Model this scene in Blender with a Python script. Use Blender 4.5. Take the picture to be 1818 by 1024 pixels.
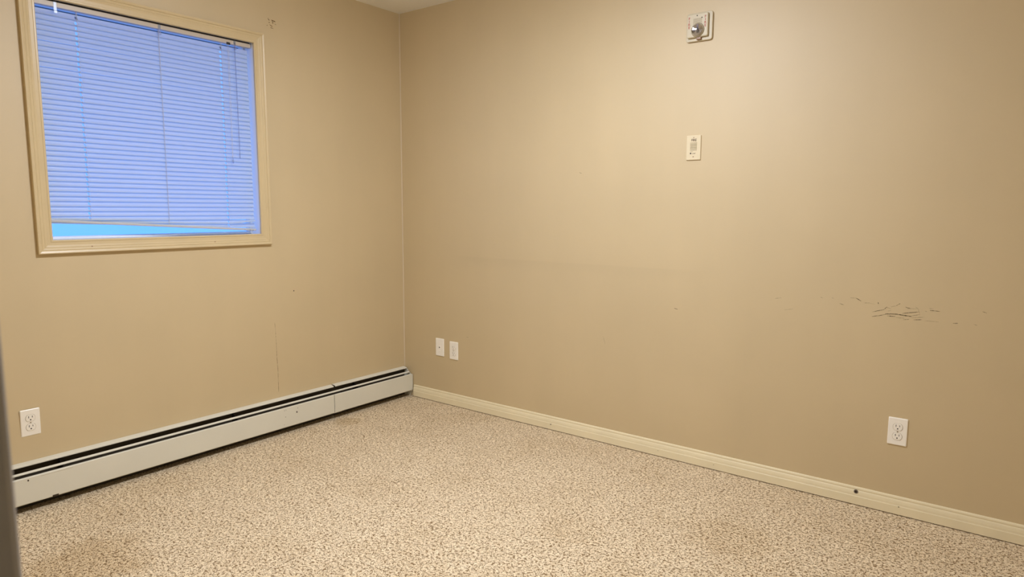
import bpy, bmesh, math, random
from mathutils import Vector, Matrix

S = bpy.context.scene
for o in list(bpy.data.objects):
    bpy.data.objects.remove(o)
COL = S.collection

# ------------------------------------------------------------------ camera
YAW, PITCH, ROLL = 0.64957, -0.12052, 0.00411
CAM = Vector((3.22598, -3.04833, 1.25412))
fw = Vector((-math.sin(YAW) * math.cos(PITCH), math.cos(YAW) * math.cos(PITCH), math.sin(PITCH)))
rt = Vector((math.cos(YAW), math.sin(YAW), 0))
up = rt.cross(fw)
rt, up = math.cos(ROLL) * rt + math.sin(ROLL) * up, -math.sin(ROLL) * rt + math.cos(ROLL) * up
cd = bpy.data.cameras.new('camera')
cam = bpy.data.objects.new('camera', cd)
COL.objects.link(cam)
m = Matrix((rt, up, -fw)).transposed().to_4x4()
m.translation = CAM
cam.matrix_world = m
cd.sensor_fit = 'HORIZONTAL'
cd.sensor_width = 36
cd.lens = 36 * 1171.02 / 1818
cd.clip_start = 0.02
cd.dof.use_dof = True
cd.dof.focus_distance = 3.4
cd.dof.aperture_fstop = 7.0
S.camera = cam

# ------------------------------------------------------------------ sky, exposure
SKY_STRENGTH = 2.5
w = bpy.data.worlds.new('sky')
S.world = w
w.use_nodes = True
bg = w.node_tree.nodes['Background']
bg.inputs['Color'].default_value = (0.08, 0.28, 0.95, 1)
bg.inputs['Strength'].default_value = SKY_STRENGTH
LAMP_POS = (1.76, -1.465)
LAMP_STRENGTH = 205.0
LAMP_COLOR = (0.94, 0.985, 1.08)
vs = S.view_settings
vs.view_transform = 'Standard'
vs.look = 'None'
vs.exposure = 0.0
vs.gamma = 1.0
vs.use_curve_mapping = False

# measured marks on the walls: (a0, z0, a1, z1, width[, darkness])
SCUFF= [(2.3918, 0.8593, 2.4191, 0.8641, 0.0021, 0.35), (2.4335, 0.8114, 2.4707, 0.8186, 0.0021, 0.45), (2.5791, 0.8813, 2.5902, 0.8775, 0.0021, 0.25), (2.625, 0.8817, 2.6331, 0.88, 0.0021, 0.25), (2.6555, 0.8609, 2.6727, 0.8555, 0.0021, 0.6), (2.6958, 0.8877, 2.719, 0.8885, 0.0017, 0.4), (2.719, 0.8885, 2.7376, 0.8775, 0.0029, 0.85), (2.7507, 0.8712, 2.7708, 0.8725, 0.0021, 0.45), (2.7708, 0.8719, 2.7886, 0.869, 0.0017, 0.35), (2.8004, 0.8785, 2.8018, 0.8713, 0.0027, 0.8), (2.783, 0.8371, 2.822, 0.8494, 0.0025, 0.75), (2.822, 0.8494, 2.8335, 0.8618, 0.0025, 0.7), (2.848, 0.8632, 2.8669, 0.8705, 0.0017, 0.5), (2.8669, 0.8705, 2.8806, 0.8812, 0.0021, 0.6), (2.8982, 0.8679, 2.915, 0.8639, 0.0021, 0.6), (2.7818, 0.8171, 2.8063, 0.8235, 0.0021, 0.65), (2.8039, 0.8222, 2.8329, 0.8319, 0.0025, 0.6), (2.8304, 0.8333, 2.8739, 0.836, 0.0046, 0.9), (2.8692, 0.8355, 2.9219, 0.8314, 0.0046, 0.85), (2.8358, 0.8254, 2.865, 0.8256, 0.0029, 0.6), (2.888, 0.8408, 2.9439, 0.8519, 0.0029, 0.75), (2.9333, 0.8712, 2.9456, 0.8614, 0.0019, 0.5), (2.9433, 0.8611, 2.949, 0.8452, 0.0017, 0.45), (2.9824, 0.8622, 3.0165, 0.8612, 0.0027, 0.8), (2.9796, 0.8701, 2.9934, 0.8687, 0.0017, 0.4), (2.9667, 0.8579, 2.9723, 0.8568, 0.0021, 0.5), (2.8676, 0.822, 2.8988, 0.8218, 0.0021, 0.55), (2.8944, 0.8158, 2.9132, 0.8189, 0.0021, 0.6), (2.9298, 0.8184, 2.9575, 0.8225, 0.0027, 0.65), (2.9222, 0.826, 2.9637, 0.833, 0.0019, 0.4), (2.9692, 0.8199, 3.0149, 0.8193, 0.0017, 0.3), (3.0619, 0.819, 3.0772, 0.8207, 0.0025, 0.6), (3.1269, 0.8224, 3.14, 0.8186, 0.0021, 0.55), (3.1508, 0.8733, 3.1637, 0.8704, 0.0021, 0.5), (2.9217, 0.8342, 2.9515, 0.8427, 0.0019, 0.5), (2.831, 0.8616, 2.8486, 0.8548, 0.0015, 0.4), (2.837, 0.8453, 2.849, 0.8481, 0.0015, 0.4), (2.9009, 0.8626, 2.9385, 0.8634, 0.0017, 0.35), (1.9163, 0.7695, 1.9341, 0.7656, 0.0033, 0.8), (1.3554, 1.4466, 1.373, 1.4401, 0.0026, 0.5), (1.5224, 0.5804, 1.5336, 0.5422, 0.0022, 0.25), (3.1522, 0.874, 3.1648, 0.8687, 0.0022, 0.3), (0.5553, 0.4594, 0.5739, 0.4581, 0.0022, 0.4)]
STAIN= [(-0.9432, 2.2465, -0.9335, 2.2359, 0.0062), (-0.9385, 2.2266, -0.9321, 2.2261, 0.0053), (-0.9219, 2.2414, -0.8968, 2.2371, 0.0062), (-0.9173, 2.2414, -0.9134, 2.2246, 0.007), (-0.9042, 2.2246, -0.8939, 2.2229, 0.0041), (-0.9344, 2.2162, -0.9165, 2.2082, 0.0045), (-0.9294, 2.2016, -0.9111, 2.1995, 0.0041), (-0.9529, 2.2083, -0.9449, 2.21, 0.0029)]
CRACK= [(-0.9731, 0.6204), (-0.9704, 0.5792), (-0.9695, 0.5312), (-0.9676, 0.4692), (-0.9679, 0.428), (-0.9659, 0.3862), (-0.9639, 0.3443), (-0.9648, 0.289), (-0.9652, 0.2263)]
# ------------------------------------------------------------------ helpers
def lin(r, g, b):
    def c(v):
        v /= 255.0
        return v / 12.92 if v <= 0.04045 else ((v + 0.055) / 1.055) ** 2.4
    return (c(r), c(g), c(b), 1)


class MB:
    """collects pieces into one mesh"""
    def __init__(self):
        self.bm = bmesh.new()

    def box(self, a, b):
        x0, x1 = sorted((a[0], b[0])); y0, y1 = sorted((a[1], b[1])); z0, z1 = sorted((a[2], b[2]))
        v = [self.bm.verts.new(p) for p in ((x0, y0, z0), (x1, y0, z0), (x1, y1, z0), (x0, y1, z0),
                                            (x0, y0, z1), (x1, y0, z1), (x1, y1, z1), (x0, y1, z1))]
        for f in ((3, 2, 1, 0), (4, 5, 6, 7), (0, 1, 5, 4), (1, 2, 6, 5), (2, 3, 7, 6), (3, 0, 4, 7)):
            self.bm.faces.new([v[i] for i in f])
        return self

    def loft(self, rings, cap=True, closed=True):
        """rings: lists of points, all the same length"""
        vv = [[self.bm.verts.new(p) for p in r] for r in rings]
        n = len(rings[0])
        for a, b in zip(vv, vv[1:]):
            for i in range(n if closed else n - 1):
                j = (i + 1) % n
                self.bm.faces.new((a[i], a[j], b[j], b[i]))
        if cap:
            self.bm.faces.new(list(reversed(vv[0])))
            self.bm.faces.new(vv[-1])
        return self

    def tube(self, pts, r, n=6):
        rings = []
        for i, p in enumerate(pts):
            p = Vector(p)
            a = Vector(pts[max(i - 1, 0)]); b = Vector(pts[min(i + 1, len(pts) - 1)])
            t = (b - a).normalized()
            u = t.cross(Vector((0.3, 0.9, 0.2))).normalized(); v = t.cross(u)
            rings.append([p + r * (math.cos(2 * math.pi * k / n) * u + math.sin(2 * math.pi * k / n) * v) for k in range(n)])
        return self.loft(rings)

    def face(self, pts):
        self.bm.faces.new([self.bm.verts.new(p) for p in pts])
        return self

    def build(self, name, mat, parent=None, smooth=False, bevel=0, fix=True):
        bm = self.bm
        if fix:
            bmesh.ops.recalc_face_normals(bm, faces=bm.faces)
        if bevel:
            bmesh.ops.bevel(bm, geom=bm.edges[:], offset=bevel, segments=2, affect='EDGES', profile=0.5)
        me = bpy.data.meshes.new(name)
        bm.to_mesh(me); bm.free()
        if smooth:
            for p in me.polygons:
                p.use_smooth = True
        me.materials.append(mat)
        return link(name, me, parent)


def link(name, data, parent=None, loc=(0, 0, 0)):
    o = bpy.data.objects.new(name, data)
    COL.objects.link(o)
    o.location = loc
    if parent is not None:
        o.parent = parent
    return o


def thing(name, label, cat, loc, rot=(0, 0, 0), group=None):
    o = link(name, None, None, loc)
    o.empty_display_size = 0.05
    o.rotation_euler = rot
    tag(o, label, cat, group)
    return o


def tag(o, label, cat, group=None, kind=None):
    o['label'] = label
    o['category'] = cat
    if group: o['group'] = group
    if kind: o['kind'] = kind
    return o


def struct(o, label, cat):
    return tag(o, label, cat, None, 'structure')


def text_mesh(s, size, depth=0.0):
    cu = bpy.data.curves.new('lettering', 'FONT')
    cu.body = s; cu.size = size; cu.align_x = 'CENTER'; cu.align_y = 'CENTER'; cu.extrude = depth; cu.offset = size * 0.03
    o = bpy.data.objects.new('lettering', cu)
    COL.objects.link(o)
    dg = bpy.context.evaluated_depsgraph_get()
    me = bpy.data.meshes.new_from_object(o.evaluated_get(dg))
    bpy.data.objects.remove(o)
    return me


# ------------------------------------------------------------------ materials
def mat(name, col, rough=0.5, spec=0.5, metal=0.0, noise=0.0, nscale=8.0, bump=0.0, bscale=200.0, bdist=0.001):
    m = bpy.data.materials.new(name)
    m.use_nodes = True
    nt = m.node_tree; N = nt.nodes; L = nt.links
    p = N['Principled BSDF']
    p.inputs['Base Color'].default_value = col
    p.inputs['Roughness'].default_value = rough
    p.inputs['Specular IOR Level'].default_value = spec
    p.inputs['Metallic'].default_value = metal
    tc = N.new('ShaderNodeTexCoord')
    if noise:
        n = N.new('ShaderNodeTexNoise'); n.inputs['Scale'].default_value = nscale; n.inputs['Detail'].default_value = 4
        L.new(tc.outputs['Object'], n.inputs['Vector'])
        r = N.new('ShaderNodeMapRange')
        r.inputs['From Min'].default_value = 0.3; r.inputs['From Max'].default_value = 0.7
        r.inputs['To Min'].default_value = 1 - noise; r.inputs['To Max'].default_value = 1 + noise
        L.new(n.outputs['Fac'], r.inputs['Value'])
        mx = N.new('ShaderNodeVectorMath'); mx.operation = 'SCALE'
        mx.inputs[0].default_value = col[:3]
        L.new(r.outputs['Result'], mx.inputs['Scale'])
        L.new(mx.outputs['Vector'], p.inputs['Base Color'])
    if bump:
        n2 = N.new('ShaderNodeTexNoise'); n2.inputs['Scale'].default_value = bscale; n2.inputs['Detail'].default_value = 3
        L.new(tc.outputs['Object'], n2.inputs['Vector'])
        b = N.new('ShaderNodeBump'); b.inputs['Strength'].default_value = bump; b.inputs['Distance'].default_value = bdist
        L.new(n2.outputs['Fac'], b.inputs['Height'])
        L.new(b.outputs['Normal'], p.inputs['Normal'])
    return m


def wall_material(name, col, soot):
    m = mat(name, col, rough=0.55, spec=1.0, noise=0.03, nscale=1.7, bump=0.25, bscale=260, bdist=0.0006)
    nt = m.node_tree; N = nt.nodes; L = nt.links
    p = N['Principled BSDF']
    src = p.inputs['Base Color'].links[0].from_socket
    tc = [n for n in N if n.type == 'TEX_COORD'][0]
    # vertical smears: dirt and roller marks running down the paint
    mp = N.new('ShaderNodeMapping'); mp.inputs['Scale'].default_value = (5.0, 5.0, 0.7)
    L.new(tc.outputs['Object'], mp.inputs['Vector'])
    n = N.new('ShaderNodeTexNoise'); n.inputs['Scale'].default_value = 1.0; n.inputs['Detail'].default_value = 3
    L.new(mp.outputs['Vector'], n.inputs['Vector'])
    r = N.new('ShaderNodeMapRange'); r.inputs['From Min'].default_value = 0.3; r.inputs['From Max'].default_value = 0.75
    r.inputs['To Min'].default_value = 1.01; r.inputs['To Max'].default_value = 0.975
    L.new(n.outputs['Fac'], r.inputs['Value'])
    sc = N.new('ShaderNodeVectorMath'); sc.operation = 'SCALE'
    L.new(src, sc.inputs[0]); L.new(r.outputs['Result'], sc.inputs['Scale'])
    out = sc.outputs['Vector']
    if soot:   # faint rubbed line at bed-head height on the long wall
        sp = N.new('ShaderNodeSeparateXYZ'); L.new(tc.outputs['Object'], sp.inputs[0])
        a = N.new('ShaderNodeMapRange'); a.inputs['From Min'].default_value = 0.88; a.inputs['From Max'].default_value = 0.957
        a.interpolation_type = 'SMOOTHSTEP'
        L.new(sp.outputs['Z'], a.inputs['Value'])
        b = N.new('ShaderNodeMapRange'); b.inputs['From Min'].default_value = 0.957; b.inputs['From Max'].default_value = 0.965
        b.inputs['To Min'].default_value = 1; b.inputs['To Max'].default_value = 0
        L.new(sp.outputs['Z'], b.inputs['Value'])
        c = N.new('ShaderNodeMapRange'); c.inputs['From Min'].default_value = 0.42; c.inputs['From Max'].default_value = 0.62
        L.new(sp.outputs['X'], c.inputs['Value'])
        d = N.new('ShaderNodeMapRange'); d.inputs['From Min'].default_value = 1.9; d.inputs['From Max'].default_value = 2.1
        d.inputs['To Min'].default_value = 1; d.inputs['To Max'].default_value = 0
        L.new(sp.outputs['X'], d.inputs['Value'])
        prev = a.outputs['Result']
        for q in (b, c, d):
            mu = N.new('ShaderNodeMath'); mu.operation = 'MULTIPLY'
            L.new(prev, mu.inputs[0]); L.new(q.outputs['Result'], mu.inputs[1]); prev = mu.outputs[0]
        k = N.new('ShaderNodeMapRange'); k.inputs['To Min'].default_value = 1.0; k.inputs['To Max'].default_value = 0.965
        L.new(prev, k.inputs['Value'])
        s2 = N.new('ShaderNodeVectorMath'); s2.operation = 'SCALE'
        L.new(out, s2.inputs[0]); L.new(k.outputs['Result'], s2.inputs['Scale'])
        out = s2.outputs['Vector']
    L.new(out, p.inputs['Base Color'])
    return m


def carpet_material():
    m = bpy.data.materials.new('berber_carpet')
    m.use_nodes = True
    nt = m.node_tree; N = nt.nodes; L = nt.links
    p = N['Principled BSDF']; p.inputs['Roughness'].default_value = 0.95; p.inputs['Specular IOR Level'].default_value = 0.1
    tc = N.new('ShaderNodeTexCoord')
    # wobble so that the loops wander
    wn = N.new('ShaderNodeTexNoise'); wn.inputs['Scale'].default_value = 70; wn.inputs['Detail'].default_value = 2
    L.new(tc.outputs['Object'], wn.inputs['Vector'])
    sub = N.new('ShaderNodeVectorMath'); sub.operation = 'SUBTRACT'; sub.inputs[1].default_value = (0.5, 0.5, 0.5)
    L.new(wn.outputs['Color'], sub.inputs[0])
    ws = N.new('ShaderNodeVectorMath'); ws.operation = 'SCALE'; ws.inputs['Scale'].default_value = 0.014
    L.new(sub.outputs[0], ws.inputs[0])
    ad = N.new('ShaderNodeVectorMath'); ad.operation = 'ADD'
    L.new(tc.outputs['Object'], ad.inputs[0]); L.new(ws.outputs[0], ad.inputs[1])
    mp = N.new('ShaderNodeMapping'); mp.inputs['Rotation'].default_value = (0, 0, math.radians(-37)); mp.inputs['Scale'].default_value = (0.72, 1.0, 1.0)
    L.new(ad.outputs[0], mp.inputs['Vector'])
    vo = N.new('ShaderNodeTexVoronoi'); vo.feature = 'DISTANCE_TO_EDGE'; vo.inputs['Scale'].default_value = 140
    L.new(mp.outputs[0], vo.inputs['Vector'])
    vc = N.new('ShaderNodeTexVoronoi'); vc.feature = 'F1'; vc.inputs['Scale'].default_value = 140
    L.new(mp.outputs[0], vc.inputs['Vector'])
    # how deep each gap is
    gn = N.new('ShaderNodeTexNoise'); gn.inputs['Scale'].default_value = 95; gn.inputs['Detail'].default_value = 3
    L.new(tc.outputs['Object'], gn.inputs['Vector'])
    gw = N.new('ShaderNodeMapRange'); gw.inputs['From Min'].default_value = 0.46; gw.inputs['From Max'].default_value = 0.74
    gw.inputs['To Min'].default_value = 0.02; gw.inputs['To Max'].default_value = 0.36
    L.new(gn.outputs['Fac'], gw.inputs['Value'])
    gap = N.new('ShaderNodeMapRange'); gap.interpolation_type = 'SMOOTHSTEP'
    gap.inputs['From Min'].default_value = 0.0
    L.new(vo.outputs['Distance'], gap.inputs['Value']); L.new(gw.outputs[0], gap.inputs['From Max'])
    # loop tint
    sepc = N.new('ShaderNodeSeparateColor'); L.new(vc.outputs['Color'], sepc.inputs[0])
    loop = N.new('ShaderNodeValToRGB')
    loop.color_ramp.elements[0].color = lin(*CARPET_A); loop.color_ramp.elements[1].color = lin(*CARPET_B)
    L.new(sepc.outputs[0], loop.inputs['Fac'])
    mix = N.new('ShaderNodeMix'); mix.data_type = 'RGBA'
    mix.inputs[6].default_value = lin(*CARPET_GAP)  # brown fleck fibre, with the shade between loops put into the same colour
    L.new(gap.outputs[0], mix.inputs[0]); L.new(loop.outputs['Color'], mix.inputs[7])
    # soiling: soft brown blotches from wear
    sn = N.new('ShaderNodeTexNoise'); sn.inputs['Scale'].default_value = 2.2; sn.inputs['Detail'].default_value = 5; sn.inputs['Roughness'].default_value = 0.6
    L.new(tc.outputs['Object'], sn.inputs['Vector'])
    sr = N.new('ShaderNodeMapRange'); sr.inputs['From Min'].default_value = 0.48; sr.inputs['From Max'].default_value = 0.75
    sr.inputs['To Max'].default_value = 0.28
    L.new(sn.outputs['Fac'], sr.inputs['Value'])
    fac = sr.outputs[0]
    for cx, cy, rad, amt in CARPET_STAINS:
        di = N.new('ShaderNodeVectorMath'); di.operation = 'DISTANCE'; di.inputs[1].default_value = (cx, cy, 0)
        wob = N.new('ShaderNodeVectorMath'); wob.operation = 'ADD'
        w2 = N.new('ShaderNodeVectorMath'); w2.operation = 'SCALE'; w2.inputs['Scale'].default_value = rad * 1.1
        n3 = N.new('ShaderNodeTexNoise'); n3.inputs['Scale'].default_value = 7; n3.inputs['Detail'].default_value = 4
        L.new(tc.outputs['Object'], n3.inputs['Vector'])
        s3 = N.new('ShaderNodeVectorMath'); s3.operation = 'SUBTRACT'; s3.inputs[1].default_value = (0.5, 0.5, 0.5)
        L.new(n3.outputs['Color'], s3.inputs[0]); L.new(s3.outputs[0], w2.inputs[0])
        L.new(tc.outputs['Object'], wob.inputs[0]); L.new(w2.outputs[0], wob.inputs[1])
        L.new(wob.outputs[0], di.inputs[0])
        r = N.new('ShaderNodeMapRange'); r.interpolation_type = 'SMOOTHSTEP'
        r.inputs['From Min'].default_value = rad * 1.15; r.inputs['From Max'].default_value = rad * 0.5
        r.inputs['To Max'].default_value = amt
        L.new(di.outputs['Value'], r.inputs['Value'])
        mxm = N.new('ShaderNodeMath'); mxm.operation = 'MAXIMUM'
        L.new(fac, mxm.inputs[0]); L.new(r.outputs[0], mxm.inputs[1]); fac = mxm.outputs[0]
    st = N.new('ShaderNodeMix'); st.data_type = 'RGBA'; st.blend_type = 'MULTIPLY'
    st.inputs[7].default_value = (0.66, 0.56, 0.40, 1)
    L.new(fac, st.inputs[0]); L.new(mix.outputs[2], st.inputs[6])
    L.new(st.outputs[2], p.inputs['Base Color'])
    bu = N.new('ShaderNodeBump'); bu.inputs['Strength'].default_value = 0.8; bu.inputs['Distance'].default_value = 0.004
    L.new(gap.outputs[0], bu.inputs['Height']); L.new(bu.outputs[0], p.inputs['Normal'])
    return m


def scuff_material(name, col, amount, scale=220):
    """dark rubbed paint, broken up by noise"""
    m = bpy.data.materials.new(name)
    m.use_nodes = True
    nt = m.node_tree; N = nt.nodes; L = nt.links
    p = N['Principled BSDF']; p.inputs['Base Color'].default_value = col; p.inputs['Roughness'].default_value = 0.7
    p.inputs['Specular IOR Level'].default_value = 0.2
    tc = N.new('ShaderNodeTexCoord')
    n = N.new('ShaderNodeTexNoise'); n.inputs['Scale'].default_value = scale; n.inputs['Detail'].default_value = 2
    L.new(tc.outputs['Object'], n.inputs['Vector'])
    r = N.new('ShaderNodeMapRange'); r.inputs['From Min'].default_value = 0.38; r.inputs['From Max'].default_value = 0.56
    r.inputs['To Min'].default_value = amount * 0.25; r.inputs['To Max'].default_value = amount
    L.new(n.outputs['Fac'], r.inputs['Value']); L.new(r.outputs[0], p.inputs['Alpha'])
    return m


def slat_material():
    m = bpy.data.materials.new('blind_vinyl')
    m.use_nodes = True
    nt = m.node_tree; N = nt.nodes; L = nt.links
    p = N['Principled BSDF']; p.inputs['Base Color'].default_value = lin(*SLAT); p.inputs['Roughness'].default_value = 0.42
    t = N.new('ShaderNodeBsdfTranslucent'); t.inputs['Color'].default_value = (0.80, 0.98, 1.0, 1)
    mx = N.new('ShaderNodeMixShader'); mx.inputs[0].default_value = SLAT_TRANS
    L.new(p.outputs[0], mx.inputs[1]); L.new(t.outputs[0], mx.inputs[2])
    L.new(mx.outputs[0], N['Material Output'].inputs['Surface'])
    return m


def glass_material(name, tint=(1, 1, 1, 1), refl=0.08, gl=0.03):
    m = bpy.data.materials.new(name)
    m.use_nodes = True
    nt = m.node_tree; N = nt.nodes; L = nt.links
    N.remove(N['Principled BSDF'])
    g = N.new('ShaderNodeBsdfGlossy'); g.inputs['Roughness'].default_value = gl
    t = N.new('ShaderNodeBsdfTransparent'); t.inputs['Color'].default_value = tint
    mx = N.new('ShaderNodeMixShader'); mx.inputs[0].default_value = refl
    L.new(t.outputs[0], mx.inputs[1]); L.new(g.outputs[0], mx.inputs[2])
    L.new(mx.outputs[0], N['Material Output'].inputs['Surface'])
    return m


def emit_material(name, col, strength):
    m = bpy.data.materials.new(name)
    m.use_nodes = True
    nt = m.node_tree; N = nt.nodes; L = nt.links
    p = N['Principled BSDF']; p.inputs['Base Color'].default_value = (0.9, 0.88, 0.82, 1)
    p.inputs['Emission Color'].default_value = (*col, 1); p.inputs['Emission Strength'].default_value = strength
    return m


WALL = (204, 184, 145)
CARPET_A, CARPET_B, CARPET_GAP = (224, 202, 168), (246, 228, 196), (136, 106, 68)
CARPET_STAINS = [(0.70, -2.20, 0.24, 0.45), (2.45, -0.62, 0.20, 0.28), (0.16, -0.62, 0.09, 0.45), (1.9, -0.95, 0.15, 0.18)]
SLAT = (214, 210, 208)
SLAT_TRANS = 0.50
M_wall_l = wall_material('wall_paint', lin(*WALL), False)
M_wall_r = wall_material('wall_paint_rubbed', lin(*WALL), True)
M_ceil = mat('ceiling_paint', lin(242, 240, 236), rough=0.9, spec=0.2, bump=0.5, bscale=140, bdist=0.003)
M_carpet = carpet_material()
M_trim = mat('cream_trim_paint', lin(236, 224, 190), rough=0.35, spec=0.5, noise=0.03, nscale=9)
M_casing = mat('cream_casing_paint', lin(208, 188, 148), rough=0.35, spec=0.5, noise=0.03, nscale=9)
M_caulk = mat('caulk', lin(208, 192, 166), rough=0.5)
M_heater = mat('heater_enamel', lin(222, 219, 204), rough=0.3, spec=0.5, noise=0.02, nscale=5)
M_heater_in = mat('heater_inside_steel', lin(58, 50, 38), rough=0.6, noise=0.2, nscale=20)
M_fin = mat('heater_fin_metal', lin(52, 48, 44), rough=0.5, metal=0.6, noise=0.1, nscale=30)
M_chip = mat('bare_steel_chip', lin(60, 46, 30), rough=0.7, noise=0.2, nscale=300)
M_plate = mat('white_plastic', lin(248, 243, 232), rough=0.3, noise=0.01, nscale=30)
M_ivory = mat('ivory_plastic', lin(226, 212, 180), rough=0.35, noise=0.01, nscale=30)
M_strobe = mat('beige_plastic', lin(200, 188, 160), rough=0.4, noise=0.02, nscale=30)
M_slot = mat('dark_slot', lin(38, 28, 20), rough=0.7, noise=0.1, nscale=200)
M_screw = mat('painted_screw', lin(190, 178, 156), rough=0.35, metal=0.3, noise=0.05, nscale=300)
M_groove = mat('grille_groove', lin(150, 136, 104), rough=0.6, noise=0.05, nscale=100)
M_red = mat('red_print', lin(168, 66, 46), rough=0.5, noise=0.05, nscale=200)
M_ink = mat('brown_print', lin(96, 72, 48), rough=0.5, noise=0.05, nscale=200)
M_chrome = mat('strobe_reflector', lin(215, 215, 220), rough=0.12, metal=1.0, noise=0.05, nscale=60)
M_lens = glass_material('strobe_lens', (0.93, 0.93, 0.95, 1), 0.18)
M_brown = mat('brown_tab', lin(150, 118, 92), rough=0.4, noise=0.05, nscale=90)
M_slat = slat_material()
M_rail = mat('blind_rail_enamel', lin(196, 198, 206), rough=0.35, noise=0.02, nscale=20)
M_head = mat('headrail_enamel', lin(196, 184, 170), rough=0.4, noise=0.02, nscale=20)
M_cord = mat('blind_cord', lin(196, 198, 206), rough=0.8, noise=0.05, nscale=300)
M_clear = glass_material('clear_plastic', (0.80, 0.84, 0.92, 1), 0.10, 0.35)
M_black = mat('black_plastic', lin(30, 30, 34), rough=0.4, noise=0.05, nscale=90)
M_vinyl = mat('window_vinyl', lin(236, 238, 242), rough=0.3, noise=0.01, nscale=12)
M_glass = glass_material('window_glass', (0.97, 0.98, 1, 1), 0.06)
M_plug = mat('dark_metal_plug', lin(112, 102, 92), rough=0.35, metal=0.2, noise=0.1, nscale=200)
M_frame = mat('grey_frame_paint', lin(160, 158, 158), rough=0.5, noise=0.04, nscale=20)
M_bulb = emit_material('lamp_glass', LAMP_COLOR, LAMP_STRENGTH)
M_scuff = scuff_material('scuffed_paint', lin(72, 56, 30), 0.85)
M_scuff_faint = scuff_material('faint_scuffed_paint', lin(96, 78, 46), 0.5)
M_stain = scuff_material('brown_glue_stain', lin(116, 88, 46), 0.95, 110)
M_streak = scuff_material('rust_streak', lin(150, 106, 62), 0.45, 90)

# ------------------------------------------------------------------ room shell
CEIL = 2.4795
XR, YF, T = 3.66, -2.930, 0.12            # far side wall, wall with the doorway, wall thickness
WY0, WY1, WZ0, WZ1 = -2.012, -1.032, 1.108, 2.108    # window opening (jamb faces)
DX0, DX1, DZ = 2.7268, 3.5268, 2.03         # doorway
HALL = -4.2

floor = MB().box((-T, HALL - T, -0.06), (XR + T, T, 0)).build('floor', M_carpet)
struct(floor, 'beige flecked loop-pile carpet over the whole floor', 'floor')
ceil = MB().box((-T, HALL - T, CEIL), (XR + T, T, CEIL + 0.06)).build('ceiling', M_ceil)
struct(ceil, 'off-white ceiling above the room corner', 'ceiling')
wl = MB()
wl.box((-T, YF - T, 0), (0, WY0, CEIL)).box((-T, WY1, 0), (0, T, CEIL))
wl.box((-T, WY0, 0), (0, WY1, WZ0)).box((-T, WY0, WZ1), (0, WY1, CEIL))
wall_left = struct(wl.build('wall_left', M_wall_l), 'tan painted wall around the window', 'wall')
wall_right = struct(MB().box((0, 0, 0), (XR, T, CEIL)).build('wall_right', M_wall_r), 'long tan painted wall with scuff marks and fire alarm', 'wall')
wall_side = struct(MB().box((XR, HALL, 0), (XR + T, T, CEIL)).build('wall_side', M_wall_l), 'tan wall out of view on the right', 'wall')
wf = MB().box((0, YF - T, 0), (DX0 - 0.02, YF, CEIL)).box((DX1 + 0.02, YF - T, 0), (XR, YF, CEIL)).box((DX0 - 0.02, YF - T, DZ + 0.02), (DX1 + 0.02, YF, CEIL))
wall_front = struct(wf.build('wall_front', M_wall_l), 'tan wall with the open doorway', 'wall')
hall = MB().box((1.4, HALL - T, 0), (XR + T, HALL, CEIL)).box((1.4 - T, HALL, 0), (1.4, YF - T, CEIL)).build('wall_hallway', M_wall_l)
struct(hall, 'tan hallway walls behind the doorway', 'wall')

# bead of caulk in the corner
cb = MB()
ring = [(0, 0), (0.004, 0), (0.0028, -0.0028), (0, -0.004)]
cb.loft([[(x, y, z) for x, y in ring] for z in (0.195, CEIL)])
struct(cb.build('trim_1', M_caulk), 'thin bead of caulk in the corner of the walls', 'caulk')


def strokes(parent, plane, segs, name, m):
    """thin rubbed marks lying on a wall; plane 'y' = long wall, 'x' = window wall"""
    for i, (a0, z0, a1, z1, wd) in enumerate(segs):
        d = Vector((a1 - a0, z1 - z0)); n = Vector((-d.y, d.x)).normalized() * wd * 0.5
        K = 5
        lo, hi = [], []
        rnd = random.Random(i * 7 + len(segs))
        for k in range(K + 1):
            t = k / K
            tw = (0.35 + 0.65 * math.sin(math.pi * min(max(t, 0.08), 0.92))) * rnd.uniform(0.7, 1.15)
            c = Vector((a0, z0)) + d * t
            lo.append(c - n * tw); hi.append(c + n * tw)
        b = MB()
        f = (lambda p: (p.x, -0.0003, p.y)) if plane == 'y' else (lambda p: (0.0003, p.x, p.y))
        for k in range(K):
            b.face([f(q) for q in (lo[k], lo[k + 1], hi[k + 1], hi[k])])
        b.build(name, m, parent, fix=False)


strokes(wall_right, 'y', [s[:5] for s in SCUFF if s[5] > 0.55], 'scuff_mark', M_scuff)
strokes(wall_right, 'y', [s[:5] for s in SCUFF if s[5] <= 0.55], 'faint_scuff_mark', M_scuff_faint)
strokes(wall_left, 'x', STAIN, 'glue_stain', M_stain)
strokes(wall_left, 'x', [(a[0], a[1], b[0], b[1], 0.004) for a, b in zip(CRACK, CRACK[1:])], 'rust_streak', M_streak)


def disc(b, c, r, n, axis, h):
    """short cylinder from c along axis by h"""
    rings = []
    for t in (0, h):
        pts = []
        for k in range(n):
            u, v = r * math.cos(2 * math.pi * k / n), r * math.sin(2 * math.pi * k / n)
            if axis == 'x': pts.append((c[0] + t, c[1] + u, c[2] + v))
            elif axis == 'y': pts.append((c[0] + u, c[1] + t, c[2] + v))
            else: pts.append((c[0] + u, c[1] + v, c[2] + t))
        rings.append(pts)
    b.loft(rings)
    return b


disc(MB(), (0, -0.8442, 0.7873), 0.0035, 10, 'x', 0.0004).build('nail_hole', M_slot, wall_left)

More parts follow.
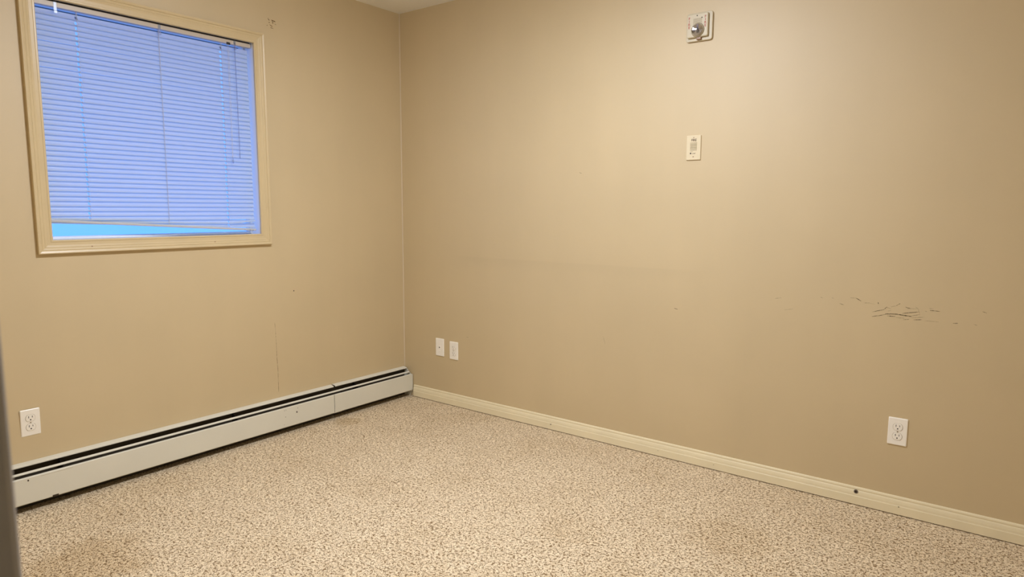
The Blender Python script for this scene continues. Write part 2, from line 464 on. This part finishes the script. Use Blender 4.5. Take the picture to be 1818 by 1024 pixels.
# ------------------------------------------------------------------ baseboard
BB = [(0, 0.004), (0.0125, 0.004), (0.0125, 0.039), (0.0112, 0.0402), (0.0108, 0.0425), (0.0105, 0.050), (0.0092, 0.058),
      (0.0075, 0.0635), (0.0062, 0.0655), (0.0066, 0.0675), (0.0072, 0.070), (0.0068, 0.0745), (0.005, 0.078), (0.002, 0.079), (0, 0.079)]
bb = MB().loft([[(x, -a, z) for a, z in BB] for x in (0.0905, XR)]).build('baseboard_right', M_trim)
struct(bb, 'cream moulded baseboard along the long wall', 'baseboard')
bs = MB().loft([[(XR - a, y, z) for a, z in BB] for y in (YF, -0.013)]).build('baseboard_side', M_trim)
struct(bs, 'cream moulded baseboard out of view on the right', 'baseboard')
b2 = disc(MB(), (2.769, -0.0075, 0.0595), 0.0085, 20, 'y', -0.0035)
plug = b2.build('metal_plug', M_plug, bb, bevel=0.0006)
disc(MB(), (2.769, -0.011, 0.0595), 0.0045, 14, 'y', -0.0004).build('plug_recess', M_slot, bb)
disc(MB(), (1.2015, -0.0124, 0.0335), 0.0035, 10, 'y', -0.0005).build('nail_head', M_plug, bb)
for x, z, r in ((2.93, 0.0405, 0.003), (2.15, 0.03, 0.002), (1.86, 0.034, 0.002)):
    b2 = disc(MB(), (x, -0.0124, z - 0.003), r, 7, 'y', -0.0003)
    b2.build('paint_chip', M_groove, bb)


# ------------------------------------------------------------------ window
def mitred(name, y0, y1, z0, z1, prof, m, parent, f):
    """four mitred boards around a rectangle; prof = (distance outward, height), f maps (y, z, height) to a point"""
    def corner(sy, sz, u):
        return ((y1 + u) if sy > 0 else (y0 - u), (z1 + u) if sz > 0 else (z0 - u))
    cs = [(-1, -1), (1, -1), (1, 1), (-1, 1)]
    out = []
    for i in range(4):
        A, B = cs[i], cs[(i + 1) % 4]
        rings = []
        for c in (A, B):
            rings.append([f(*corner(c[0], c[1], u), h) for u, h in prof])
        out.append(MB().loft(rings).build(name, m, parent))
    return out


win = link('window_1', None, None, (0, -1.522, WZ0))
struct(win, 'square window with cream moulded casing and white blind', 'window')
IW = win.location.copy()
fx = lambda y, z, h: (h, y - IW.y, z - IW.z)
CAS = [(0, -0.002), (0, 0.0085), (0.003, 0.011), (0.008, 0.011), (0.010, 0.0095), (0.022, 0.0105), (0.030, 0.0125), (0.0325, 0.0118), (0.035, 0.0135),
       (0.041, 0.0150), (0.0435, 0.0140), (0.046, 0.0175), (0.053, 0.0200), (0.0565, 0.0195), (0.0575, 0.018), (0.0575, -0.002)]
mitred('casing_board', -2.0045, -1.0365, 1.1145, 2.1015, CAS, M_casing, win, fx)
# jamb liner: four boards lining the opening
JD = -T
jb = 0.012
for nm, a, b in (('jamb_board', (JD, WY0 - 0.0, WZ0), (0, WY0 + jb * 0.25, WZ1)), ('jamb_board', (JD, WY1 - jb * 0.25, WZ0), (0, WY1, WZ1)),
                 ('jamb_board', (JD, WY0, WZ1 - 0.003), (0, WY1, WZ1)), ('window_stool', (JD, WY0, WZ0), (0, WY1, WZ0 + 0.004))):
    MB().box([a[i] - IW[i] for i in range(3)], [b[i] - IW[i] for i in range(3)]).build(nm, M_vinyl, win)
# vinyl sash frame and the pane
SF = [(0, -0.118), (0, -0.086), (-0.003, -0.082), (-0.010, -0.082), (-0.014, -0.090), (-0.014, -0.118)]
mitred('sash_board', WY0 + 0.003, WY1 - 0.003, WZ0 + 0.004, WZ1 - 0.003, SF, M_vinyl, win, fx)
MB().box((-0.106, WY0 + 0.016 - IW.y, 0.016), (-0.101, WY1 - 0.016 - IW.y, WZ1 - WZ0 - 0.016)).build('glass_pane', M_glass, win)
for y, z in ((-1.86, 1.083), (-1.30, 1.082)):
    disc(MB(), (0.0128, y - IW.y, z - IW.z), 0.0028, 8, 'x', 0.0006).build('nail_head', M_brown, win)

# outside: added unseen slab shading the upper slats, and the ground a storey below
M_conc = mat('concrete', lin(120, 116, 110), rough=0.9, noise=0.1, nscale=3)
M_ground = mat('gravel_ground', lin(150, 152, 152), rough=0.95, noise=0.15, nscale=2)
struct(MB().box((-0.95, -4.0, 2.26), (-T, 1.5, 2.44)).build('sky_blocker_slab', M_conc), 'unseen concrete slab added outside above the window to shade the upper slats', 'sky blocker')
struct(MB().box((-26, -22, -3.2), (-T - 0.001, 20, -3.1)).build('ground', M_ground), 'grey ground outside the window, a storey below', 'ground')

# ------------------------------------------------------------------ blind
BX = -0.030
BY0, BY1 = -2.000, -1.0510
blind = thing('mini_blind', 'white mini blind with closed slats and a crooked bottom rail hanging in the window', 'blind', (BX, -1.5237, 2.104))
O = blind.location.copy()
rel = lambda p: (p[0] - O.x, p[1] - O.y, p[2] - O.z)
hr = MB()   # U-shaped headrail, open on top
HP = [(-0.0125, 2.078), (0.0125, 2.078), (0.0125, 2.0970), (0.0115, 2.0970), (0.0115, 2.079), (-0.0115, 2.079), (-0.0115, 2.101), (-0.0125, 2.101)]
hr.loft([[rel((BX + a, y, z)) for a, z in HP] for y in (-2.006, -1.040)])
hr.build('headrail', M_head, blind)
MB().box(rel((BX + 0.0085, -2.004, 2.0965)), rel((BX + 0.0115, -1.044, 2.1035))).build('dark_gap_strip', M_black, blind)  # black strip standing in for the shaded gap above the headrail
LADDERS = (-1.842, -1.5025, -1.1965)
PITCH_, WID, TILT = 0.0212, 0.0255, math.radians(22)


def slat_mesh(holes=True):
    """crowned strip, local origin at its middle; the room-side edge hangs down"""
    b = MB()
    L2 = (BY1 - BY0) / 2
    yc = (BY0 + BY1) / 2
    ys = [-L2, L2]
    hl = 0.0048
    if holes:
        for l in (LADDERS[0], LADDERS[2]):
            ys += [l - yc - hl, l - yc + hl]
    ys += [-L2 * 0.9, -L2 * 0.25, 0, L2 * 0.35, L2 * 0.84, L2 * 0.92]
    ys = sorted(ys)
    ws = [-1, -0.75, -0.50, 0, 0.50, 0.75, 1]
    grid = []
    for y in ys:
        row = []
        for s in ws:
            a = s * WID / 2                       # + = lower, room-side edge
            crown = -0.0042 * (1 - s * s)            # cupped towards the room
            x = a * math.sin(TILT) + crown * math.cos(TILT)
            z = -a * math.cos(TILT) + crown * math.sin(TILT)
            row.append(b.bm.verts.new((x, y, z)))
        grid.append(row)
    for i in range(len(ys) - 1):
        mid = (ys[i] + ys[i + 1]) / 2
        hole = holes and ys[i + 1] - ys[i] < 2.1 * hl and any(abs(mid - (l - yc)) < 0.001 for l in (LADDERS[0], LADDERS[2]))
        for j in range(len(ws) - 1):
            if hole and 2 <= j <= 3:
                continue
            b.bm.faces.new((grid[i][j], grid[i + 1][j], grid[i + 1][j + 1], grid[i][j + 1]))
    return b


sl0 = slat_mesh().build('slat', M_slat, blind, smooth=True)
SM = sl0.data
rnd = random.Random(5)
YC = (BY0 + BY1) / 2
ZTOP = 2.0535
NS = 40
for i in range(NS):
    o = sl0 if i == 0 else link('slat', SM, blind)
    o.location = rel((BX + rnd.uniform(-0.0004, 0.0004), YC + rnd.uniform(-0.0012, 0.0012), ZTOP - i * PITCH_ + rnd.uniform(-0.0005, 0.0005)))
    o.rotation_euler = (rnd.uniform(-0.0006, 0.0006), math.radians(rnd.uniform(-2.0, 2.0) - (3.0 if i < 1 else 0)), 0)
ZL = ZTOP - NS * PITCH_        # first level that is out of true
# the lowest slats fan out towards the right because the rail hangs askew
for k, (zl, zr, rx) in enumerate(((ZL + 0.002, ZL - 0.0015, 4), (ZL - 0.004, ZL - 0.023, 12), (ZL - 0.007, ZL - 0.043, 8))):
    o = link('slat', SM, blind)
    o.location = rel((BX + 0.001, YC, (zl + zr) / 2 - (0.004 if k else 0)))
    o.rotation_euler = (math.atan2(zr - zl, BY1 - BY0), math.radians(-rx), 0)
    if k == 1:      # its right end is bent out into the room
        me = slat_mesh().build('slat', M_slat, blind, smooth=True)
        L2 = (BY1 - BY0) / 2
        for v in me.data.vertices:
            t = max(0.0, (v.co.y / L2 - 0.80) / 0.20)
            an = -math.radians(34) * min(1.0, t * 2)
            x, z = v.co.x, v.co.z
            v.co.x = x * math.cos(an) + z * math.sin(an) + 0.010 * t
            v.co.z = -x * math.sin(an) + z * math.cos(an) + 0.006 * t
        me.location = o.location; me.rotation_euler = o.rotation_euler
        bpy.data.objects.remove(o)
rl = MB()
RP = [(-0.011, -0.004), (-0.009, -0.0065), (0.009, -0.0065), (0.011, -0.004), (0.011, 0.003), (0.009, 0.005), (-0.009, 0.005), (-0.011, 0.003)]
rings = []
for y, z in ((BY0, 1.1965), (BY1 + 0.002, 1.1375)):
    ca, sa = math.cos(math.radians(6)), math.sin(math.radians(6))
    rings.append([rel((BX + a * ca + h * sa, y, z - a * sa + h * ca)) for a, h in RP])
rl.loft(rings)
rail = rl.build('bottom_rail', M_rail, blind)
for y, r in ((-1.115, 0.0012), (-1.085, 0.0018), (-1.078, 0.0011), (-1.068, 0.0016)):
    zz = 1.1965 + (y - BY0) / (BY1 - BY0) * (1.1375 - 1.1965)
    b = MB()
    p = rel((BX + 0.0112, y, zz - 0.0045))
    disc(b, p, r, 7, 'x', 0.0008)
    b.build('grime_spot', M_slot, rail)
for l in LADDERS:
    zb = 1.1965 + (l - BY0) / (BY1 - BY0) * (1.1375 - 1.1965)
    for dx in (0.0062, -0.0062):
        MB().tube([rel((BX + dx, l, 2.078)), rel((BX + dx, l, zb))], 0.0007, 5).build('ladder_cord', M_cord, blind)
    MB().tube([rel((BX + 0.0005, l + 0.001, 2.078)), rel((BX + 0.0005, l + 0.001, zb))], 0.0006, 5).build('lift_cord', M_cord, blind)
# headrail clips of clear plastic
for y in (-1.923, -1.502, -1.128):
    b = MB()
    b.box(rel((BX + 0.0128, y - 0.006, 2.062)), rel((BX + 0.0145, y + 0.006, 2.103)))
    b.box(rel((BX + 0.0128, y - 0.006, 2.052)), rel((BX + 0.0185, y + 0.006, 2.062)))
    b.build('valance_clip', M_clear, blind, bevel=0.0006)
MB().box(rel((BX + 0.0105, -1.172, 2.072)), rel((BX + 0.0145, -1.152, 2.084))).build('cord_lock', M_black, blind, bevel=0.0008)
# tilt wand and its hook, pull cords with a tassel
MB().tube([rel((BX + 0.020, -1.1335, 2.066)), rel((BX + 0.0215, -1.1325, 1.9)), rel((BX + 0.022, -1.131, 1.507))], 0.0030, 6).build('tilt_wand', M_clear, blind)
MB().tube([rel((BX + 0.0125, -1.131, 2.086)), rel((BX + 0.019, -1.130, 2.082)), rel((BX + 0.022, -1.132, 2.070)), rel((BX + 0.019, -1.134, 2.062))], 0.0018, 6).build('wand_hook', M_clear, blind)
for dy in (-0.003, 0.003):
    MB().tube([rel((BX + 0.015, -1.165 + dy, 2.074)), rel((BX + 0.0165, -1.166 + dy, 1.8)), rel((BX + 0.0175, -1.168 + dy * 0.4, 1.510))], 0.0007, 5).build('pull_cord', M_cord, blind)
ts = MB()
tp = [(0.0015, 1.512), (0.004, 1.505), (0.0052, 1.488), (0.004, 1.480)]
ts.loft([[rel((BX + 0.0175 + r * math.cos(k * math.pi / 4), -1.168 + r * math.sin(k * math.pi / 4), z)) for k in range(8)] for r, z in tp])
ts.build('tassel', M_clear, blind, smooth=True)

# ------------------------------------------------------------------ baseboard heater
heater = thing('baseboard_heater', 'long white enamelled baseboard heater along the foot of the window wall', 'heater', (0, -1.33, 0))
HO = heater.location
HY0, HY1, SEAM = -2.66, -0.006, -0.648


def hloft(prof, y0, y1, name, m, parent=heater, bevel=0):
    return MB().loft([[(x, y - HO.y, z) for x, z in prof] for y in (y0, y1)]).build(name, m, parent, bevel=bevel)


hloft([(0.001, 0.0), (0.004, 0.0), (0.004, 0.188), (0.001, 0.188)], HY0, HY1, 'back_plate', M_heater_in)
CAPP = [(0.0005, 0.1935), (0.004, 0.1935), (0.028, 0.1885), (0.0305, 0.1865), (0.0305, 0.1825), (0.0293, 0.1825), (0.0293, 0.186), (0.0275, 0.1872), (0.004, 0.192), (0.0005, 0.192)]
hloft(CAPP, HY0, -0.612, 'top_cap', M_heater)
hloft(CAPP, -0.600, HY1 - 0.004, 'top_cap', M_heater)
hloft([(x + 0.0012, z + 0.0012) for x, z in CAPP], -0.603, -0.513, 'splice_cap', M_heater)
DAM = [(0.0485, 0.1655), (0.0500, 0.1668), (0.0565, 0.1640), (0.0582, 0.1622), (0.0582, 0.1590), (0.0572, 0.1590), (0.0568, 0.1616), (0.0495, 0.1648)]
hloft(DAM, HY0, -0.655, 'damper_blade', M_heater)
hloft(DAM, -0.6535, HY1 - 0.006, 'damper_blade', M_heater)
FP = [(0.0680, 0.1505), (0.0765, 0.1512), (0.0795, 0.1482), (0.0795, 0.0430), (0.0775, 0.0395), (0.0700, 0.0375), (0.0700, 0.0390), (0.0768, 0.0408), (0.0782, 0.0435), (0.0782, 0.1478), (0.0760, 0.1498), (0.0680, 0.1492)]
panel = hloft(FP, HY0, SEAM, 'front_panel', M_heater)
panel2 = hloft(FP, -0.596, HY1 - 0.003, 'front_panel', M_heater)
hloft([(x + 0.0010, z + (0.0008 if z > 0.1 else -0.0008)) for x, z in FP], SEAM + 0.0022, -0.594, 'splice_plate', M_heater)
# end caps
for y0, y1 in ((HY0 - 0.003, HY0), (HY1 - 0.003, HY1)):
    hloft([(0.001, 0.0), (0.050, 0.0), (0.0795, 0.036), (0.0795, 0.1545), (0.0665, 0.156), (0.060, 0.166), (0.046, 0.176), (0.046, 0.186), (0.001, 0.192)] if y0 < -1 else
          [(0.001, 0.0), (0.055, 0.0), (0.0815, 0.044), (0.0815, 0.148), (0.066, 0.148), (0.056, 0.157), (0.046, 0.163), (0.029, 0.181), (0.001, 0.189)], y0, y1, 'end_cap', M_heater)
# pipe and finned element behind the panel
MB().tube([(0.036, HY0 - HO.y, 0.085), (0.036, HY1 - 0.004 - HO.y, 0.085)], 0.011, 10).build('copper_pipe', M_fin, heater)
fb = MB()
for i in range(int((HY1 - HY0 - 0.2) / 0.012)):
    y = HY0 + 0.1 + i * 0.012 - HO.y
    fb.box((0.010, y, 0.055), (0.060, y + 0.0012, 0.115))
fins = fb.build('heating_fins', M_fin, heater)
fins['kind'] = 'stuff'
for y in (-2.05, -1.25, -0.45):
    hloft([(0.004, 0.020), (0.066, 0.030), (0.066, 0.15), (0.055, 0.154), (0.030, 0.168), (0.004, 0.180)], y, y + 0.002, 'bracket', M_fin)
for y, z, r in ((-0.9067, 0.1112, 0.0060), (-0.9000, 0.133, 0.0022), (-2.1834, 0.1378, 0.0042), (-0.9852, 0.1372, 0.0020), (-0.975, 0.138, 0.0018), (-0.9796, 0.1003, 0.0022), (-0.99, 0.058, 0.0015)):
    b = MB()
    rr = random.Random(int(y * 1e4))
    n = 9
    pts = [(r * rr.uniform(0.6, 1.15) * math.cos(2 * math.pi * k / n) * 0.8, r * rr.uniform(0.7, 1.3) * math.sin(2 * math.pi * k / n)) for k in range(n)]
    b.loft([[(0.0793 + t, y - HO.y + u, z + v) for u, v in pts] for t in (0, 0.0005)])
    b.build('paint_chip', M_chip, panel)
b = MB().box((0.0775, -2.103 - HO.y, 0.038), (0.0802, -2.080 - HO.y, 0.047)).build('paint_chip', M_chip, panel, bevel=0.001)
b = MB().box((0.0793, -2.14 - HO.y, 0.1425), (0.0797, -2.02 - HO.y, 0.1432)).build('scratch', M_groove, panel)


# ------------------------------------------------------------------ electrical plates (local: x across, z up, -y out of the wall)
def chamfer_plate(w_, h_, d, ch=0.0025, r=0.003):
    def rect(wd, ht, y, rad):
        pts = []
        for cx, cz, a0 in ((1, 1, 0), (-1, 1, 90), (-1, -1, 180), (1, -1, 270)):
            for a in (0, 45, 90):
                t = math.radians(a0 + a)
                pts.append((cx * (wd / 2 - rad) + rad * math.cos(t), y, cz * (ht / 2 - rad) + rad * math.sin(t)))
        return pts
    b = MB()
    b.loft([rect(w_, h_, 0.0, r), rect(w_, h_, -d + ch * 0.8, r), rect(w_ - 2 * ch, h_ - 2 * ch, -d, r * 0.8)])
    return b


def receptacle_pts(y, s=1.0):
    pts = []
    R_, hz = 0.0172 * s, 0.0142 * s
    for k in range(28):
        t = 2 * math.pi * k / 28
        pts.append((R_ * math.cos(t), y, max(-hz, min(hz, R_ * math.sin(t)))))
    return pts


def outlet(label, loc, rot, mplate=M_plate):
    t = thing('wall_outlet', label, 'outlet', loc, rot, 'white duplex outlets')
    chamfer_plate(0.070, 0.1143, 0.0055).build('cover_plate', mplate, t)
    for s in (1, -1):
        zc = 0.0195 * s
        rg = MB().loft([[(x, y, z + zc) for x, y, z in receptacle_pts(-0.0050, 1.06)], [(x, y, z + zc) for x, y, z in receptacle_pts(-0.0056, 1.06)]]).build('shadow_gap', M_groove, t)
        r = MB().loft([[(x, y, z + zc) for x, y, z in receptacle_pts(-0.0050)], [(x, y, z + zc) for x, y, z in receptacle_pts(-0.0068)],
                       [(x, y, z + zc) for x, y, z in receptacle_pts(-0.0074, 0.96)]]).build('receptacle', mplate, t)
        MB().box((-0.0075, -0.0072, zc + 0.0005), (-0.0052, -0.0076, zc + 0.0098)).build('slot', M_slot, r)
        MB().box((0.0054, -0.0072, zc + 0.0015), (0.0075, -0.0076, zc + 0.0092)).build('slot', M_slot, r)
        disc(MB(), (0, -0.0072, zc - 0.0068), 0.0027, 12, 'y', -0.0004).build('ground_hole', M_slot, r)
    sc = disc(MB(), (0, -0.0053, 0), 0.0030, 12, 'y', -0.0012).build('screw', M_screw, t)
    MB().box((-0.0024, -0.0064, -0.0004), (0.0024, -0.0066, 0.0004)).build('screw_slot', M_slot, sc)
    return t


outlet('white duplex outlet on the long wall below the scuff marks', (2.9046, 0, 0.3516), (0, 0, 0))
outlet('slightly crooked white duplex outlet on the window wall above the heater', (0, -2.1369, 0.3572), (math.radians(3), 0, math.radians(90)))
outlet('white duplex outlet beside the cable plate near the room corner', (0.4517, 0, 0.3583), (0, 0, 0))
cp = thing('cable_plate', 'white wall plate with a single small jack, nearest the room corner', 'wall plate', (0.3306, 0, 0.3652))
chamfer_plate(0.070, 0.1143, 0.0055).build('cover_plate', M_plate, cp)
jk = MB().box((-0.0085, -0.005, -0.011), (0.0085, -0.0068, 0.011)).build('jack', M_plate, cp, bevel=0.0006)
MB().box((-0.0042, -0.0064, -0.0040), (0.0042, -0.0071, 0.0030)).build('jack_opening', M_slot, jk)
MB().box((-0.0062, -0.0053, -0.0265), (0.0062, -0.0062, -0.0175)).build('blank_port', M_plate, cp, bevel=0.0003)
for s in (1, -1):
    disc(MB(), (0, -0.0053, 0.0475 * s), 0.0028, 12, 'y', -0.001).build('screw', M_plate, cp)

# ------------------------------------------------------------------ fire sounder plate
fp = thing('fire_sounder', 'small cream fire sounder plate with louvred grille in the middle of the long wall', 'alarm', (1.9877, 0, 1.5428))
chamfer_plate(0.070, 0.1143, 0.0065, ch=0.002, r=0.002).build('cover_plate', M_ivory, fp)
lt = link('lettering', text_mesh('FIRE', 0.0155), fp, (0.001, -0.00665, 0.0345)); lt.data.materials.append(M_ink)
lt.rotation_euler = (math.radians(90), 0, 0); lt.scale = (0.92, 1, 1)
MB().box((-0.0165, -0.006, -0.009), (0.0165, -0.00668, 0.0235)).build('grille_recess', M_groove, fp)
for k in range(6):
    z = 0.0195 - k * 0.0052
    MB().loft([[(x, -0.0065, z + 0.0019), (x, -0.0088, z - 0.0010), (x, -0.0082, z - 0.0018), (x, -0.0065, z - 0.0004)] for x in (-0.0165, 0.0165)]).build('louvre', M_ivory, fp)
MB().box((-0.0165, -0.0064, -0.0135), (0.0165, -0.00672, -0.0122)).build('grille_line', M_groove, fp)
MB().box((-0.0150, -0.0064, -0.0190), (-0.002, -0.00672, -0.0176)).build('printed_line', M_groove, fp)
disc(MB(), (-0.0128, -0.0060, -0.0262), 0.0036, 14, 'y', -0.0011).build('indicator', M_slot, fp)
pm = MB()
for a, b_ in (((-0.006, -0.0285), (0.000, -0.0262)), ((0.000, -0.0262), (0.008, -0.0264)), ((0.004, -0.0282), (0.011, -0.0252))):
    d = Vector((b_[0] - a[0], b_[1] - a[1])); n = Vector((-d.y, d.x)).normalized() * 0.0009
    pm.face([(p.x, -0.0067, p.y) for p in (Vector(a) - n, Vector(b_) - n, Vector(b_) + n, Vector(a) + n)])
pm.build('maker_mark', M_ink, fp)
for z in (0.0465, -0.0420):
    disc(MB(), (0, -0.0062, z), 0.0026, 12, 'y', -0.0008).build('screw', M_brown, fp)

# ------------------------------------------------------------------ fire strobe
st = thing('fire_strobe', 'square beige fire strobe with clear domed lens and red letters on the long wall', 'alarm', (1.9968, 0, 2.0892))
chamfer_plate(0.124, 0.127, 0.012, ch=0.002, r=0.010).build('back_plate', M_strobe, st)
hs = chamfer_plate(0.100, 0.104, 0.026, ch=0.003, r=0.006)
for v in hs.bm.verts:
    v.co.x -= 0.004; v.co.z += 0.004
housing = hs.build('housing', M_strobe, st)
FYY = -0.0262
for x, z in ((-0.006, 0.047), (0.017, 0.0355)):
    disc(MB(), (x, -0.0255, z), 0.0028, 12, 'y', -0.0009).build('screw_hole', M_slot, housing)
gr = MB().box((-0.024, -0.0255, 0.000), (0.018, -0.0261, 0.036)).build('grille', M_strobe, housing)
for k in range(6):
    z = 0.034 - k * 0.0048
    MB().box((-0.024, -0.0258, z), (0.018, -0.0264, z - 0.0020)).build('grille_slot', M_groove, housing)
for xs in (-0.043, 0.0335):
    for i, ch in enumerate('FIRE'):
        o = link('lettering', text_mesh(ch, 0.0165), housing, (xs, FYY, 0.0375 - i * 0.0132))
        o.data.materials.append(M_red)
        o.rotation_euler = (math.radians(90), 0, 0); o.scale = (1.0, 0.9, 1)
# reflector dish, facets and the clear dome
LC = (-0.001, -0.026, -0.0175)


def dome(r, h, n, rings, flat=False):
    b = MB()
    rr = []
    for i in range(rings):
        t = i / rings * math.pi / 2
        rr.append([(LC[0] + r * math.cos(t) * math.cos(2 * math.pi * k / n), LC[1] - h * math.sin(t), LC[2] + r * math.cos(t) * math.sin(2 * math.pi * k / n)) for k in range(n)])
    b.loft(rr)
    return b


ring = dome(0.0315, 0.004, 32, 3).build('lens_ring', M_strobe, st, smooth=True)
lens = dome(0.0295, 0.028, 32, 8).build('lens', M_lens, st, smooth=True)
fc = MB()
rr2 = random.Random(3)
apex = (LC[0], LC[1] - 0.003, LC[2])
NP = 10
for k in range(NP):      # faceted reflector: pairs of planes meeting at the flash tube
    a0, a1 = 2 * math.pi * k / NP, 2 * math.pi * (k + 1) / NP
    r_ = 0.0265
    y0, y1 = LC[1] - rr2.uniform(0.004, 0.013), LC[1] - rr2.uniform(0.004, 0.013)
    fc.face([apex, (LC[0] + r_ * math.cos(a0), y0, LC[2] + r_ * math.sin(a0)), (LC[0] + r_ * math.cos(a1), y1, LC[2] + r_ * math.sin(a1))])
fc.build('reflector', M_chrome, lens)
MB().tube([(LC[0], LC[1] - 0.010, LC[2] - 0.012), (LC[0], LC[1] - 0.010, LC[2] + 0.012)], 0.0022, 8).build('flash_tube', M_black, lens)
MB().box((-0.008, -0.011, -0.059), (0.014, -0.024, -0.047)).build('mounting_tab', M_brown, st, bevel=0.002)
disc(MB(), (-0.016, -0.0115, -0.0565), 0.0028, 12, 'y', -0.0012).build('screw', M_screw, st)

# ------------------------------------------------------------------ doorway beside the camera
door = link('door_1', None, None, (DX0, YF, 0))
struct(door, 'grey shaded edge of the door casing close to the camera', 'door frame')
DCW, DCT = 0.058, 0.0140
EDGE_X = DX0 + 0.004      # casing stops just short of the jamb


def vbox(a, b, name, m, bevel=0):
    return MB().box([a[i] - door.location[i] for i in range(3)], [b[i] - door.location[i] for i in range(3)]).build(name, m, door, bevel=bevel)


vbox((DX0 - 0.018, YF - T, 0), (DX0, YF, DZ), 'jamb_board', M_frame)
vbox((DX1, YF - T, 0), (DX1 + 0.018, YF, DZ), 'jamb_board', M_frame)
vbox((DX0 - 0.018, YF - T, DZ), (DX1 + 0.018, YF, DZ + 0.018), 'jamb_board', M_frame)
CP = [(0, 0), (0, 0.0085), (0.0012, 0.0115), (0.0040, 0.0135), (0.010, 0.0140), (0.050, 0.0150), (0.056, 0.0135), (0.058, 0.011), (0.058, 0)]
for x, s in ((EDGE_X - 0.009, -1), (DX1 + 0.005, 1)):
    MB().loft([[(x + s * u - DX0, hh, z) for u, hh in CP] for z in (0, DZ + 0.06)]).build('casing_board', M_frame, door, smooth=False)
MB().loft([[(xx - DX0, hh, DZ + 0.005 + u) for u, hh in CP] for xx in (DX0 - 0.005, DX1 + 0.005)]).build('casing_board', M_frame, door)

# ------------------------------------------------------------------ ceiling lamp (above the frame)
lamp = thing('ceiling_light', 'round frosted glass ceiling light lit above the room, out of frame', 'lamp', (LAMP_POS[0], LAMP_POS[1], CEIL))
base = MB()
base.loft([[(r * math.cos(2 * math.pi * k / 32), r * math.sin(2 * math.pi * k / 32), z) for k in range(32)] for r, z in ((0.165, 0.0), (0.165, -0.016), (0.155, -0.022))])
base.build('lamp_base', M_vinyl, lamp)
sh = MB()
sh.loft([[(r * math.cos(2 * math.pi * k / 24), r * math.sin(2 * math.pi * k / 24), z) for k in range(24)] for r, z in ((0.158, -0.022), (0.157, -0.030), (0.135, -0.042), (0.08, -0.050), (0.025, -0.053))])
sh.build('glass_shade', M_bulb, lamp, smooth=True)
